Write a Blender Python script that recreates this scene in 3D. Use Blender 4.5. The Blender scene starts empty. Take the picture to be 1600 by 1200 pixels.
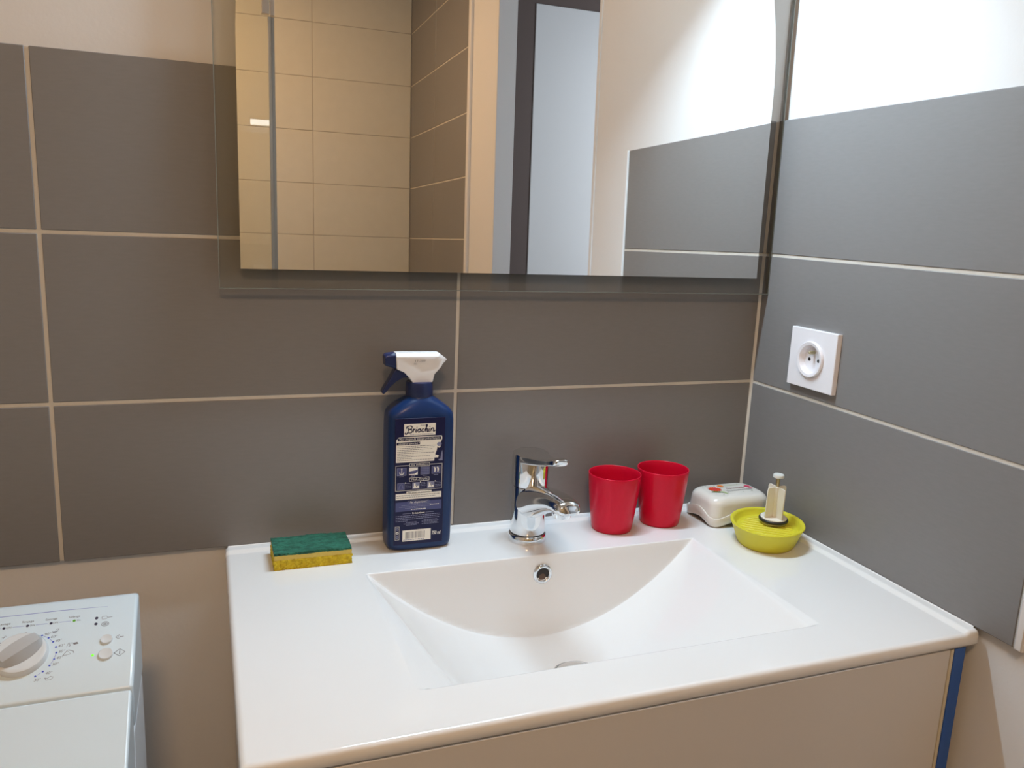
import bpy, bmesh, math, random
from mathutils import Vector, Matrix
random.seed(3)
SC = bpy.context.scene
COL = SC.collection

# ------------------------------------------------------------------ camera
cd = bpy.data.cameras.new('camera')
cam = bpy.data.objects.new('camera', cd)
COL.objects.link(cam)
cam.matrix_world = Matrix((
    (0.9365845866, 0.0291891213, -0.3492238644, -0.8260869),
    (-0.3477782656, 0.2000431306, -0.9159874583, -1.0782418),
    (0.0431229661, 0.9793522048, 0.1975086548, 1.2944875),
    (0, 0, 0, 1)))
cd.sensor_width = 36.0
cd.lens = 36.0 * 1275.93 / 1600.0
cd.clip_start = 0.02
SC.camera = cam

# ------------------------------------------------------------------ world, lights, exposure
w = bpy.data.worlds.new('world')
SC.world = w
w.use_nodes = True
w.node_tree.nodes['Background'].inputs[0].default_value = (0.6, 0.7, 0.85, 1)
w.node_tree.nodes['Background'].inputs[1].default_value = 0.3
SC.view_settings.view_transform = 'Standard'
SC.view_settings.look = 'None'
SC.view_settings.gamma = 1.0
SC.view_settings.use_curve_mapping = False
SC.view_settings.exposure = 0.0

WARM = (1.0, 0.627, 0.332)
COOL = (0.65, 0.84, 1.0)
LAMP_W = 7.25
CEIL_W = 14.2
HALL_W = 11.5


def area(name, loc, rot, sx, sy, power, color, shape='RECTANGLE', parent=None):
    d = bpy.data.lights.new(name, 'AREA')
    d.shape = shape
    d.size = sx
    d.size_y = sy
    d.energy = power
    d.color = color
    o = bpy.data.objects.new(name, d)
    o.location = loc
    o.rotation_euler = rot
    COL.objects.link(o)
    return o


tube_light = area('tube_light', (-0.40, -0.090, 1.800), (0, 0, 0), 0.38, 0.022, LAMP_W, COOL)
ceiling_glow = area('ceiling_glow', (-0.95, -1.60, 2.395), (0, 0, 0), 0.26, 0.26, CEIL_W, WARM, 'DISK')
hall_glow = area('hall_glow', (1.05, -0.80, 1.6), (math.radians(-90), 0, 0), 0.6, 1.2, HALL_W, (0.80, 0.9, 1.0))


# ------------------------------------------------------------------ materials
def mat(name, col, rough=0.5, metal=0.0, spec=0.5, noise=None, bump=None, coat=0.0, trans=0.0, sss=0.0,
        emit=None, estr=0.0, stretch=(1, 1, 1), ior=1.5):
    m = bpy.data.materials.new(name)
    m.use_nodes = True
    nt = m.node_tree
    b = nt.nodes['Principled BSDF']
    b.inputs['Base Color'].default_value = (*col, 1)
    b.inputs['Roughness'].default_value = rough
    b.inputs['Metallic'].default_value = metal
    b.inputs['Specular IOR Level'].default_value = spec
    b.inputs['IOR'].default_value = ior
    b.inputs['Coat Weight'].default_value = coat
    b.inputs['Coat Roughness'].default_value = 0.05
    b.inputs['Transmission Weight'].default_value = trans
    if sss:
        b.inputs['Subsurface Weight'].default_value = sss
        b.inputs['Subsurface Scale'].default_value = 0.004
        b.inputs['Subsurface Radius'].default_value = (1.0, 0.3, 0.3)
    if emit:
        b.inputs['Emission Color'].default_value = (*emit, 1)
        b.inputs['Emission Strength'].default_value = estr
    if noise or bump:
        tc = nt.nodes.new('ShaderNodeTexCoord')
        mp = nt.nodes.new('ShaderNodeMapping')
        mp.inputs['Scale'].default_value = stretch
        nt.links.new(tc.outputs['Object'], mp.inputs[0])
    if noise:
        sc, amt = noise
        n = nt.nodes.new('ShaderNodeTexNoise')
        n.inputs['Scale'].default_value = sc
        n.inputs['Detail'].default_value = 5
        nt.links.new(mp.outputs[0], n.inputs['Vector'])
        mx = nt.nodes.new('ShaderNodeMixRGB')
        mx.inputs[1].default_value = (*[c * (1 - amt) for c in col], 1)
        mx.inputs[2].default_value = (*[min(1, c * (1 + amt)) for c in col], 1)
        nt.links.new(n.outputs['Fac'], mx.inputs[0])
        nt.links.new(mx.outputs[0], b.inputs['Base Color'])
    if bump:
        sc, st, dist = bump
        n2 = nt.nodes.new('ShaderNodeTexNoise')
        n2.inputs['Scale'].default_value = sc
        n2.inputs['Detail'].default_value = 4
        nt.links.new(mp.outputs[0], n2.inputs['Vector'])
        bp = nt.nodes.new('ShaderNodeBump')
        bp.inputs['Strength'].default_value = st
        bp.inputs['Distance'].default_value = dist
        nt.links.new(n2.outputs['Fac'], bp.inputs['Height'])
        nt.links.new(bp.outputs[0], b.inputs['Normal'])
    return m


def clear_glass(name, tint, edge_rough=0.0, f0=1.5, refl=1.0):
    """thin clear sheet: tinted see-through plus Fresnel reflection"""
    m = bpy.data.materials.new(name)
    m.use_nodes = True
    nt = m.node_tree
    nt.nodes.clear()
    out = nt.nodes.new('ShaderNodeOutputMaterial')
    tr = nt.nodes.new('ShaderNodeBsdfTransparent')
    tr.inputs[0].default_value = (*tint, 1)
    gl = nt.nodes.new('ShaderNodeBsdfGlossy')
    gl.inputs[0].default_value = (refl, refl, refl, 1)
    gl.inputs['Roughness'].default_value = edge_rough
    fr = nt.nodes.new('ShaderNodeFresnel')
    fr.inputs[0].default_value = f0
    mx = nt.nodes.new('ShaderNodeMixShader')
    nt.links.new(fr.outputs[0], mx.inputs[0])
    nt.links.new(tr.outputs[0], mx.inputs[1])
    nt.links.new(gl.outputs[0], mx.inputs[2])
    nt.links.new(mx.outputs[0], out.inputs[0])
    return m


M = dict(
    paint=mat('white_wall_paint', (0.785, 0.775, 0.765), 0.6, noise=(3, 0.015), bump=(180, 0.25, 0.0006)),
    tile=mat('grey_tile_glaze', (0.225, 0.216, 0.212), 0.40, spec=0.38, noise=(60, 0.06), bump=(150, 0.12, 0.0002), stretch=(1, 1, 6)),
    beige=mat('cream_tile_glaze', (0.68, 0.65, 0.55), 0.35, noise=(25, 0.04)),
    grout=mat('pale_grout', (0.66, 0.62, 0.55), 0.85, noise=(80, 0.05)),
    grout_b=mat('beige_grout', (0.47, 0.43, 0.37), 0.85),
    ceramic=mat('white_ceramic', (0.84, 0.84, 0.835), 0.10, spec=0.5, coat=0.3),
    lacquer=mat('white_lacquer', (0.66, 0.64, 0.62), 0.22),
    ivory=mat('ivory_edge', (0.62, 0.56, 0.42), 0.5),
    bluefilm=mat('blue_protective_film', (0.015, 0.10, 0.42), 0.3),
    chrome=mat('chrome', (0.80, 0.81, 0.82), 0.06, metal=1.0),
    satin=mat('satin_metal', (0.62, 0.56, 0.50), 0.3, metal=1.0),
    dark=mat('hole_shade', (0.02, 0.015, 0.012), 0.6),  # near-black colour for the shade inside holes
    rust=mat('overflow_inside', (0.10, 0.05, 0.025), 0.5),
    mirror=mat('mirror_silver', (0.93, 0.93, 0.92), 0.0, metal=1.0),
    backing=mat('mirror_backing', (0.10, 0.10, 0.10), 0.6),
    glass=clear_glass('clear_mirror_glass', (0.95, 0.955, 0.945), f0=1.45),
    shower=clear_glass('greenish_shower_glass', (0.955, 0.955, 0.92), f0=1.40),
    seal=mat('grey_rubber_seal', (0.34, 0.33, 0.30), 0.35),
    navy=mat('navy_bottle_plastic', (0.006, 0.027, 0.105), 0.30, spec=0.35),
    navydark=mat('dark_navy_plastic', (0.012, 0.022, 0.085), 0.32),
    labelink=mat('label_navy', (0.007, 0.007, 0.050), 0.35, spec=0.3),
    labelcream=mat('label_cream', (0.86, 0.83, 0.75), 0.45),
    labelgrey=mat('label_grey_violet', (0.22, 0.23, 0.36), 0.45),
    labelband=mat('label_violet_band', (0.062, 0.070, 0.20), 0.45),
    whiteplastic=mat('white_plastic', (0.78, 0.76, 0.75), 0.30),
    switchplastic=mat('bright_white_plastic', (0.90, 0.88, 0.91), 0.25),
    printgrey=mat('grey_print', (0.20, 0.19, 0.20), 0.6),
    red=mat('raspberry_plastic', (0.64, 0.006, 0.035), 0.24, spec=0.25, sss=0.15),
    lime=mat('lime_green_rubber', (0.66, 0.60, 0.03), 0.45, noise=(30, 0.04)),
    soapbox=mat('pearl_white_plastic', (0.78, 0.76, 0.70), 0.22, coat=0.2),
    cream=mat('cream_plastic', (0.80, 0.76, 0.67), 0.35),
    rubber=mat('black_rubber', (0.02, 0.02, 0.022), 0.45),
    brass=mat('dull_brass', (0.50, 0.44, 0.28), 0.35, metal=0.8),
    pale=mat('pale_translucent_plastic', (0.72, 0.74, 0.70), 0.3),
    sponge=mat('yellow_sponge', (0.86, 0.53, 0.03), 0.9, noise=(190, 0.55), bump=(230, 1.0, 0.003)),
    glue=mat('pale_yellow_sponge_edge', (0.66, 0.52, 0.13), 0.9, noise=(200, 0.1)),
    scour=mat('green_scouring_pad', (0.020, 0.115, 0.075), 0.95, noise=(110, 1.6), bump=(380, 1.0, 0.002), stretch=(1, 1.8, 1)),
    enamel=mat('white_machine_enamel', (0.67, 0.77, 0.83), 0.25),
    machineside=mat('machine_side_enamel', (0.82, 0.86, 0.90), 0.3),
    knob=mat('knob_white', (0.68, 0.71, 0.73), 0.22, coat=0.3),
    knobgrip=mat('knob_grip_grey', (0.47, 0.48, 0.49), 0.3),
    inkblue=mat('blue_print', (0.06, 0.09, 0.52), 0.5),
    inkline=mat('blue_line_print', (0.30, 0.33, 0.62), 0.5),
    inkdark=mat('dark_print', (0.03, 0.02, 0.05), 0.5),
    led=mat('green_led', (0.1, 0.7, 0.02), 0.3, emit=(0.20, 1.0, 0.03), estr=0.9),
    leddim=mat('green_led_dim', (0.08, 0.25, 0.02), 0.3, emit=(0.2, 0.7, 0.03), estr=0.12),
    doorwhite=mat('door_white_paint', (0.78, 0.78, 0.79), 0.35),
    hall=mat('hall_dim_tone', (0.128, 0.094, 0.085), 0.7),  # dimness of the hall put into the colour as dark taupe
    floor=mat('floor_tile', (0.32, 0.29, 0.27), 0.4, noise=(8, 0.1)),
    flowerred=mat('flower_red_print', (0.72, 0.06, 0.02), 0.45),
    floworange=mat('flower_orange_print', (0.75, 0.28, 0.06), 0.45),
    leaf=mat('leaf_green_print', (0.12, 0.20, 0.06), 0.45),
    leafpale=mat('leaf_pale_print', (0.45, 0.55, 0.28), 0.45),
    textred=mat('text_dark_red_print', (0.25, 0.04, 0.05), 0.45),
    badge=mat('badge_pink_print', (0.62, 0.05, 0.12), 0.45),
    tubefront=mat('lit_diffuser', (1, 1, 1), 0.4, emit=(0.93, 1.0, 1.0), estr=32.0),
    ceilglobe=mat('lit_ceiling_globe', (1, 0.9, 0.8), 0.5, emit=(1.0, 0.7, 0.42), estr=1.2),
)


# ------------------------------------------------------------------ mesh helpers
class MB:
    def __init__(self):
        self.v = []
        self.f = []
        self.mi = []
        self.mats = []

    def _m(self, m):
        if m is None:
            return 0
        if m not in self.mats:
            self.mats.append(m)
        return self.mats.index(m)

    def add(self, vs, fs, m=None):
        b = len(self.v)
        k = self._m(m)
        self.v += [tuple(p) for p in vs]
        for f in fs:
            self.f.append([i + b for i in f])
            self.mi.append(k)

    def box(self, a, b, m=None):
        x0, y0, z0 = a
        x1, y1, z1 = b
        self.add([(x0, y0, z0), (x1, y0, z0), (x1, y1, z0), (x0, y1, z0), (x0, y0, z1), (x1, y0, z1), (x1, y1, z1), (x0, y1, z1)],
                 [(0, 3, 2, 1), (4, 5, 6, 7), (0, 1, 5, 4), (1, 2, 6, 5), (2, 3, 7, 6), (3, 0, 4, 7)], m)

    def rings(self, rings, cap0=True, cap1=True, m=None, close=True):
        n = len(rings[0])
        vs = [p for r in rings for p in r]
        fs = []
        for i in range(len(rings) - 1):
            for j in range(n if close else n - 1):
                k = (j + 1) % n
                fs.append((i * n + j, i * n + k, (i + 1) * n + k, (i + 1) * n + j))
        if cap0:
            fs.append(tuple(reversed(range(n))))
        if cap1:
            fs.append(tuple(range((len(rings) - 1) * n, len(rings) * n)))
        self.add(vs, fs, m)

    def lathe(self, prof, c=(0, 0, 0), n=48, cap0=True, cap1=True, m=None, axis='z'):
        rs = []
        for r, h in prof:
            ring = []
            for i in range(n):
                a = 2 * math.pi * i / n
                p = (r * math.cos(a), r * math.sin(a), h)
                if axis == 'y':      # axis along -y
                    p = (p[0], -p[2], p[1])
                if axis == 'x':      # axis along -x
                    p = (-p[2], p[0], p[1])
                ring.append((c[0] + p[0], c[1] + p[1], c[2] + p[2]))
            rs.append(ring)
        self.rings(rs, cap0, cap1, m)

    def prism(self, poly, a0, a1, axis='y', m=None):
        def P(u, v, a):
            return (u, a, v) if axis == 'y' else ((a, u, v) if axis == 'x' else (u, v, a))
        n = len(poly)
        vs = [P(u, v, a0) for u, v in poly] + [P(u, v, a1) for u, v in poly]
        fs = [tuple(range(n)), tuple(reversed(range(n, 2 * n)))]
        fs += [(i, i + n, (i + 1) % n + n, (i + 1) % n) for i in range(n)]
        self.add(vs, fs, m)

    def build(self, name, m=None, parent=None, bevel=0, seg=2, smooth=None, subsurf=0, loc=None, fixn=True):
        me = bpy.data.meshes.new(name)
        if loc is not None:
            self.v = [(x - loc[0], y - loc[1], z - loc[2]) for x, y, z in self.v]
        me.from_pydata(self.v, [], self.f)
        if self.mats:
            for q in self.mats:
                me.materials.append(q)
            me.polygons.foreach_set('material_index', self.mi)
        else:
            me.materials.append(m)
        if fixn:
            bm = bmesh.new()
            bm.from_mesh(me)
            bmesh.ops.remove_doubles(bm, verts=bm.verts, dist=1e-6)
            bmesh.ops.recalc_face_normals(bm, faces=bm.faces)
            bm.to_mesh(me)
            bm.free()
        me.update()
        o = bpy.data.objects.new(name, me)
        COL.objects.link(o)
        if loc is not None:
            o.location = loc
        if parent is not None:
            o.parent = parent
        if bevel:
            b = o.modifiers.new('bevel', 'BEVEL')
            b.width = bevel
            b.segments = seg
            b.limit_method = 'ANGLE'
            b.angle_limit = math.radians(35)
        if subsurf:
            s = o.modifiers.new('sub', 'SUBSURF')
            s.levels = s.render_levels = subsurf
        if smooth is not None:
            me.polygons.foreach_set('use_smooth', [True] * len(me.polygons))
            if smooth < 180:
                me.set_sharp_from_angle(angle=math.radians(smooth))
        elif bevel:
            me.polygons.foreach_set('use_smooth', [True] * len(me.polygons))
            me.set_sharp_from_angle(angle=math.radians(40))
        return o


def thing(name, label, cat, loc=(0, 0, 0), group=None, rot=(0, 0, 0)):
    o = bpy.data.objects.new(name, None)
    o.empty_display_size = 0.02
    COL.objects.link(o)
    o.location = loc
    o.rotation_euler = rot
    o['label'] = label
    o['category'] = cat
    if group:
        o['group'] = group
    return o


def struct(o, label=None):
    o['kind'] = 'structure'
    if label:
        o['label'] = label
    return o


def box_obj(name, a, b, m, parent=None, bevel=0, **k):
    q = MB()
    q.box(a, b)
    return q.build(name, m, parent, bevel=bevel, **k)


TEXTCACHE = {}


def text_mesh(s, size, shear=0.0, bold=0.0, extra_w=1.0):
    key = (s, size, shear, bold)
    if key in TEXTCACHE:
        return TEXTCACHE[key]
    c = bpy.data.curves.new('txt', 'FONT')
    c.body = s
    c.size = size
    c.shear = shear
    c.offset = bold
    c.resolution_u = 3
    c.align_x = 'CENTER'
    c.align_y = 'CENTER'
    o = bpy.data.objects.new('txt', c)
    COL.objects.link(o)
    bpy.context.view_layer.update()
    dg = bpy.context.evaluated_depsgraph_get()
    me = bpy.data.meshes.new_from_object(o.evaluated_get(dg))
    vs = [tuple(v.co) for v in me.vertices]
    fs = [tuple(p.vertices) for p in me.polygons]
    bpy.data.objects.remove(o)
    bpy.data.curves.remove(c)
    bpy.data.meshes.remove(me)
    TEXTCACHE[key] = (vs, fs)
    return vs, fs


class Decal:
    """flat print on a plane: origin O, unit axes U (right), V (up), N (out)"""
    def __init__(self, O, U, V, N, step=0.00006):
        self.O, self.U, self.V, self.N = map(Vector, (O, U, V, N))
        self.step = step
        self.mb = MB()

    def P(self, u, v, k):
        return tuple(self.O + self.U * u + self.V * v + self.N * (k * self.step))

    def poly(self, pts, m, k=1):
        self.mb.add([self.P(u, v, k) for u, v in pts], [tuple(range(len(pts)))], m)

    def rect(self, u0, v0, u1, v1, m, k=1):
        u0, u1 = min(u0, u1), max(u0, u1)
        v0, v1 = min(v0, v1), max(v0, v1)
        self.poly([(u0, v0), (u1, v0), (u1, v1), (u0, v1)], m, k)

    def frame(self, u0, v0, u1, v1, t, m, k=1):
        u0, u1 = min(u0, u1), max(u0, u1)
        v0, v1 = min(v0, v1), max(v0, v1)
        self.rect(u0, v0, u1, v0 + t, m, k)
        self.rect(u0, v1 - t, u1, v1, m, k)
        self.rect(u0, v0 + t, u0 + t, v1 - t, m, k)
        self.rect(u1 - t, v0 + t, u1, v1 - t, m, k)

    def disc(self, u, v, r, m, k=1, n=16, ry=None):
        ry = ry or r
        self.poly([(u + r * math.cos(2 * math.pi * i / n), v + ry * math.sin(2 * math.pi * i / n)) for i in range(n)], m, k)

    def stroke(self, pts, w, m, k=1, closed=False):
        pts = [Vector(p) for p in pts]
        if closed:
            pts.append(pts[0])
        n = len(pts)
        ws = w if isinstance(w, (list, tuple)) else [w] * n
        L = []
        for i, p in enumerate(pts):
            a = pts[max(0, i - 1)]
            b = pts[min(n - 1, i + 1)]
            d = (b - a)
            d = d.normalized() if d.length > 0 else Vector((1, 0))
            nn = Vector((-d.y, d.x))
            L.append((p + nn * ws[i] / 2, p - nn * ws[i] / 2))
        for i in range(n - 1):
            a, b = L[i]
            c, d = L[i + 1]
            self.poly([a, b, d, c], m, k)

    def text(self, s, u, v, size, m, k=1, shear=0.0, bold=0.0, sx=1.0, width=None):
        vs, fs = text_mesh(s, size, shear, bold)
        if width:
            xs = [p[0] for p in vs]
            sx = width / (max(xs) - min(xs))
        self.mb.add([self.P(u + p[0] * sx, v + p[1], k) for p in vs], fs, m)

    def lines(self, u0, u1, v, h, m, k=1, seed=0, wmin=0.0012, wmax=0.004):
        r = random.Random(seed)
        u = u0
        while u < u1:
            ww = min(r.uniform(wmin, wmax), u1 - u)
            if ww > wmin * 0.5:
                self.rect(u, v - h / 2, u + ww, v + h / 2, m, k)
            u += ww + h * 0.7

    def build(self, name, parent):
        return self.mb.build(name, None, parent, fixn=False)


def smooth_curve(pts, n=6):
    """Catmull-Rom"""
    out = []
    P = [Vector(p) for p in pts]
    for i in range(len(P) - 1):
        p0 = P[max(0, i - 1)]
        p1, p2 = P[i], P[i + 1]
        p3 = P[min(len(P) - 1, i + 2)]
        for j in range(n):
            t = j / n
            out.append(tuple(0.5 * ((2 * p1) + (p2 - p0) * t + (2 * p0 - 5 * p1 + 4 * p2 - p3) * t * t + (3 * p1 - p0 - 3 * p2 + p3) * t ** 3)))
    out.append(tuple(P[-1]))
    return out


# ================================================================== SETTING
ZF = 0.0
ZC = 2.45
XL = -1.60       # left wall
YS = -2.43       # far wall of the shower
PITCH = 0.203
Z1, Z2, Z3, Z4 = 0.8543, 1.0545, 1.2575, 1.4583      # tile courses on the washbasin walls
YT = -0.5028     # end of the tiles on the right wall
D0, D1, DT = -0.672, -1.372, 2.06                      # doorway in the right wall
BT = 0.008       # tile thickness

floor = struct(box_obj('floor', (XL - 0.1, YS - 0.1, -0.08), (0.064, 0.10, 0.0), M['floor']))
struct(box_obj('ceiling', (XL - 0.1, YS - 0.1, ZC), (0.064, 0.10, ZC + 0.08), M['paint']))
wall_back = struct(box_obj('wall_back', (XL - 0.1, BT, 0), (0.10, BT + 0.08, ZC), M['paint']))
wall_left = struct(box_obj('wall_left', (XL - 0.08, YS, 0), (XL, BT, ZC), M['paint']))
wall_front = struct(box_obj('wall_front', (XL - 0.08, YS - BT - 0.08, 0), (BT + 0.054, YS - BT, ZC), M['paint']))
q = MB()
q.box((BT, D0, 0), (BT + 0.054, BT, ZC))
q.box((BT, YS - BT, 0), (BT + 0.054, D1, ZC))
q.box((BT, D1, DT), (BT + 0.054, D0, ZC))
wall_right = struct(q.build('wall_right', M['paint']))


def tile_mesh(name, sx, sy, sz, m):
    """unit tile, origin at its lowest corner, small arris"""
    q = MB()
    q.box((0, 0, 0), (sx, sy, sz))
    me_o = q.build(name, m, None, bevel=0.0009, seg=2)
    return me_o


JW = 0.0046


def tile_wall(parent, xs, zs, plane, m, gm, mode, proud, jw=JW, jwc=0.0025):
    """tiles between the joint lines xs (along the wall) and zs; mode 'back' (y plane), 'right' (x plane), 'front'"""
    cache = {}
    for i in range(len(xs) - 1):
        for j in range(len(zs) - 1):
            a0, a1 = xs[i] + jw / 2, xs[i + 1] - jw / 2
            b0, b1 = zs[j] + jw / 2, zs[j + 1] - jw / 2
            if j == 0:
                b0 = zs[j]
            if j == len(zs) - 2:
                b1 = zs[j + 1]
            key = (round(a1 - a0, 5), round(b1 - b0, 5))
            if mode == 'back':
                size = (a1 - a0, BT - 0.0002, b1 - b0)
                loc = (a0, plane, b0)
            elif mode == 'right':
                size = (BT - 0.0002, a1 - a0, b1 - b0)
                loc = (plane, a0, b0)
            else:
                size = (a1 - a0, BT - 0.0002, b1 - b0)
                loc = (a0, plane - BT + 0.0002, b0)
            if key in cache:
                o = bpy.data.objects.new('tile', cache[key].data)
                COL.objects.link(o)
                bv = o.modifiers.new('bevel', 'BEVEL')
                bv.width = 0.0009
                bv.segments = 2
            else:
                o = tile_mesh('tile', *size, m)
                cache[key] = o
            jit = random.uniform(-0.00012, 0.00012)
            o.location = (loc[0] + (jit if mode == 'right' else 0), loc[1] + (jit if mode != 'right' else 0), loc[2])
            o.parent = parent
    # grout bed, recessed behind the tile faces
    r = 0.0012
    if mode == 'back':
        box_obj('grout', (xs[0], plane + r, zs[0] + 0.001), (xs[-1], plane + BT, zs[-1] - 0.001), gm, parent)
    elif mode == 'right':
        box_obj('grout', (plane + r, xs[0], zs[0] + 0.001), (plane + BT, xs[-1], zs[-1] - 0.001), gm, parent)
    else:
        box_obj('grout', (xs[0], plane - BT, zs[0] + 0.001), (xs[-1], plane - r, zs[-1] - 0.001), gm, parent)


tile_wall(wall_back, [XL, -1.504, -1.0016, -0.4992, -0.0005], [Z1, Z2, Z3, Z4], 0.0, M['tile'], M['grout'], 'back', 1)
tile_wall(wall_right, [YT, -0.0005], [Z1, Z2, Z3, Z4], 0.0, M['tile'], M['grout'], 'right', 1)
q = MB()
q.prism([(-0.0029, 0.0004), (-0.0014, -0.0013), (0.0004, -0.0029), (0.0016, -0.0029), (0.0016, 0.0016), (-0.0029, 0.0016)], Z1 + 0.001, Z4 - 0.001, 'z')
q.build('corner_grout', M['grout'], wall_back)
zsh = [1.272 + 0.206 * k for k in range(-6, 6)]
zsh[0] = 0.04
zsh[-1] = ZC - 0.02
tile_wall(wall_right, [YS, -2.050, -1.637], zsh, 0.0, M['tile'], M['grout'], 'right', 1, jw=0.004)
tile_wall(wall_front, [XL, -1.20, -0.80, -0.400, -0.0005], zsh, YS, M['beige'], M['grout_b'], 'front', 1, jw=0.0025)

trim_1 = struct(box_obj('trim_1', (-0.0025, YT - 0.011, Z1 - 0.001), (BT, YT - 0.0005, Z4 + 0.001), M['whiteplastic'], bevel=0.002))
trim_2 = struct(box_obj('trim_2', (-0.0025, -1.6355, 0.0), (BT, -1.610, ZC), M['whiteplastic'], bevel=0.002))

# door frame lining of the doorway (thin, in the wall thickness)
q = MB()
q.box((BT - 0.002, D1, 0.0), (BT + 0.056, D1 + 0.012, DT))
q.box((BT - 0.002, D0 - 0.012, 0.0), (BT + 0.056, D0, DT))
q.box((BT - 0.002, D1 + 0.012, DT - 0.012), (BT + 0.056, D0 - 0.012, DT))
struct(q.build('trim_3', M['doorwhite'], bevel=0.001))

# hall beyond the doorway
struct(box_obj('wall_hall', (1.55, -1.725, 0), (1.63, 0.10, ZC), M['hall']))
struct(box_obj('wall_hall', (0.064, -1.6845, 0), (1.55, -1.6045, ZC), M['hall']))
struct(box_obj('wall_hall', (0.10, BT + 0.001, 0), (1.63, BT + 0.081, ZC), M['paint']))
struct(box_obj('ceiling', (0.065, -1.725, ZC), (1.63, 0.10, ZC + 0.08), M['hall']))
struct(box_obj('floor', (0.065, -1.725, -0.08), (1.63, 0.10, 0.0), M['floor']))
door_1 = struct(box_obj('door_1', (0.2175, -1.6043, 0.002), (0.9475, -1.5995, 2.04), M['doorwhite'], bevel=0.002))
q = MB()
q.lathe([(0.008, 0), (0.008, 0.045)], (0.88, -1.60, 1.0), 16, axis='y')
q.box((0.78, -1.65 + 0.0, 0.99), (0.885, -1.638, 1.01))
q2 = MB()
q2.lathe([(0.024, 0), (0.024, 0.006), (0.009, 0.008), (0.009, 0.045), (0.0, 0.046)], (0.88, -1.5995, 1.02), 20, axis='y')
q2.box((0.765, -1.558, 1.012), (0.888, -1.546, 1.028))
q2.build('door_handle', M['satin'], door_1, smooth=40)

# ================================================================== SHOWER SCREEN (seen in the mirror)
sh = thing('shower_screen', 'clear glass shower panel with grey edge seal, reflected at the left end of the mirror', 'shower screen', (-1.05, -1.64, 0.02))
def loc_child(o, root):
    o.location = Vector(o.location) - root.location
    return o
loc_child(box_obj('glass_panel', (-1.595, -1.644, 0.03), (-0.6185, -1.638, 2.02), M['shower'], sh), sh)
q = MB()
q.box((-0.6265, -1.648, 0.03), (-0.6175, -1.634, 1.905))
q.box((-0.6175, -1.645, 0.03), (-0.6080, -1.637, 1.905))
loc_child(q.build('edge_seal', M['seal'], sh, bevel=0.001), sh)
q = MB()
q.box((-0.6440, -1.652, 1.912), (-0.6215, -1.630, 2.05))
loc_child(q.build('hinge_plate', M['satin'], sh, bevel=0.001), sh)
q = MB()
q.box((-0.6195, -1.650, 1.908), (-0.6075, -1.630, 2.05))
loc_child(q.build('hinge_plate', M['satin'], sh, bevel=0.001), sh)
loc_child(box_obj('base_rail', (-1.595, -1.650, 0.0), (-0.608, -1.632, 0.030), M['satin'], sh), sh)

# ================================================================== MIRROR
mz0 = 1.1975
mir = thing('wall_mirror', 'large wall mirror with clear glass border above the washbasin', 'mirror', (-0.4045, -0.0193, mz0), rot=(-0.0157, 0, 0))
W2, HM = 0.404, 0.585
q = MB()
q.box((-W2, 0.0004, 0), (W2, 0.0056, HM))
q.build('glass_pane', M['glass'], mir)
# silvered area: concave shaped upper corners
def sil(y, s=0.0):
    pts = [(-0.3795 + s, 0.0235 + s), (0.3795 - s, 0.0235 + s), (0.3795 - s, 0.29)]
    for i in range(1, 15):
        dz = i / 14 * 0.27
        pts.append((0.3795 - s - dz * dz / 1.3, 0.29 + dz))
    pts += [(-x, z) for x, z in reversed(pts[2:])]
    return [(x, y, z) for x, z in pts]
q = MB()
q.rings([sil(-0.0002), sil(0.0004)])
q.build('silvered_panel', M['mirror'], mir)
q = MB()
q.rings([sil(0.0058, 0.001), sil(0.0075, 0.001)])
q.build('backing_sheet', M['backing'], mir)
for sx in (-1, 1):
    for z in (0.10, 0.50):
        box_obj('wall_spacer', (sx * 0.30 - 0.02, 0.0075, z), (sx * 0.30 + 0.02, 0.0125 if z > .3 else 0.016, z + 0.04), M['backing'], mir)
# faint polished edges of the pane
q = MB()
e = 0.0009
q.box((-W2, 0.0002, -e), (W2, 0.0058, 0.0))
q.box((-W2 - e, 0.0002, 0), (-W2, 0.0058, HM))
q.box((W2, 0.0002, 0), (W2 - e, 0.0058, HM))
q.build('polished_edge', mat('glass_edge', (0.20, 0.22, 0.20), 0.2), mir)

lamp = thing('mirror_lamp', 'slim tube lamp mounted above the mirror, seen reflected in the shower glass', 'lamp', (-0.40, -0.09, 1.80))
tube_light.parent = lamp
tube_light.location = (0, 0, 0)
q = MB()
q.box((-0.20, -0.027, 0.003), (0.20, 0.020, 0.022))
q.box((-0.20, 0.014, -0.008), (0.20, 0.020, 0.003))
q.box((-0.203, -0.027, -0.0190), (-0.20, 0.020, 0.022))
q.box((0.20, -0.027, -0.0190), (0.203, 0.020, 0.022))
q.box((-0.20, -0.0255, -0.0190), (0.20, -0.0245, 0.003))
q.build('housing', M['chrome'], lamp)
box_obj('diffuser', (-0.20, -0.0285, -0.0190), (0.20, -0.0273, 0.006), M['tubefront'], lamp)
q = MB()
q.box((-0.03, 0.020, 0.000), (0.03, 0.088, 0.012))
q.build('bracket', M['chrome'], lamp, bevel=0.001)

cl = thing('ceiling_lamp', 'round ceiling lamp with a warm bulb, outside the picture', 'lamp', (-0.95, -1.60, 2.45))
q = MB()
q.lathe([(0.16, 0.0), (0.165, -0.02), (0.165, -0.045), (0.15, -0.045), (0.148, -0.02)], (0, 0, 0), 40)
q.build('rim', M['whiteplastic'], cl, smooth=40)
ceiling_glow.parent = cl
ceiling_glow.location = (0, 0, -0.055)
q = MB()
q.lathe([(0.147, -0.03), (0.147, -0.045)], (0, 0, 0), 40)
q.build('globe', M['ceilglobe'], cl, smooth=40)

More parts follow.
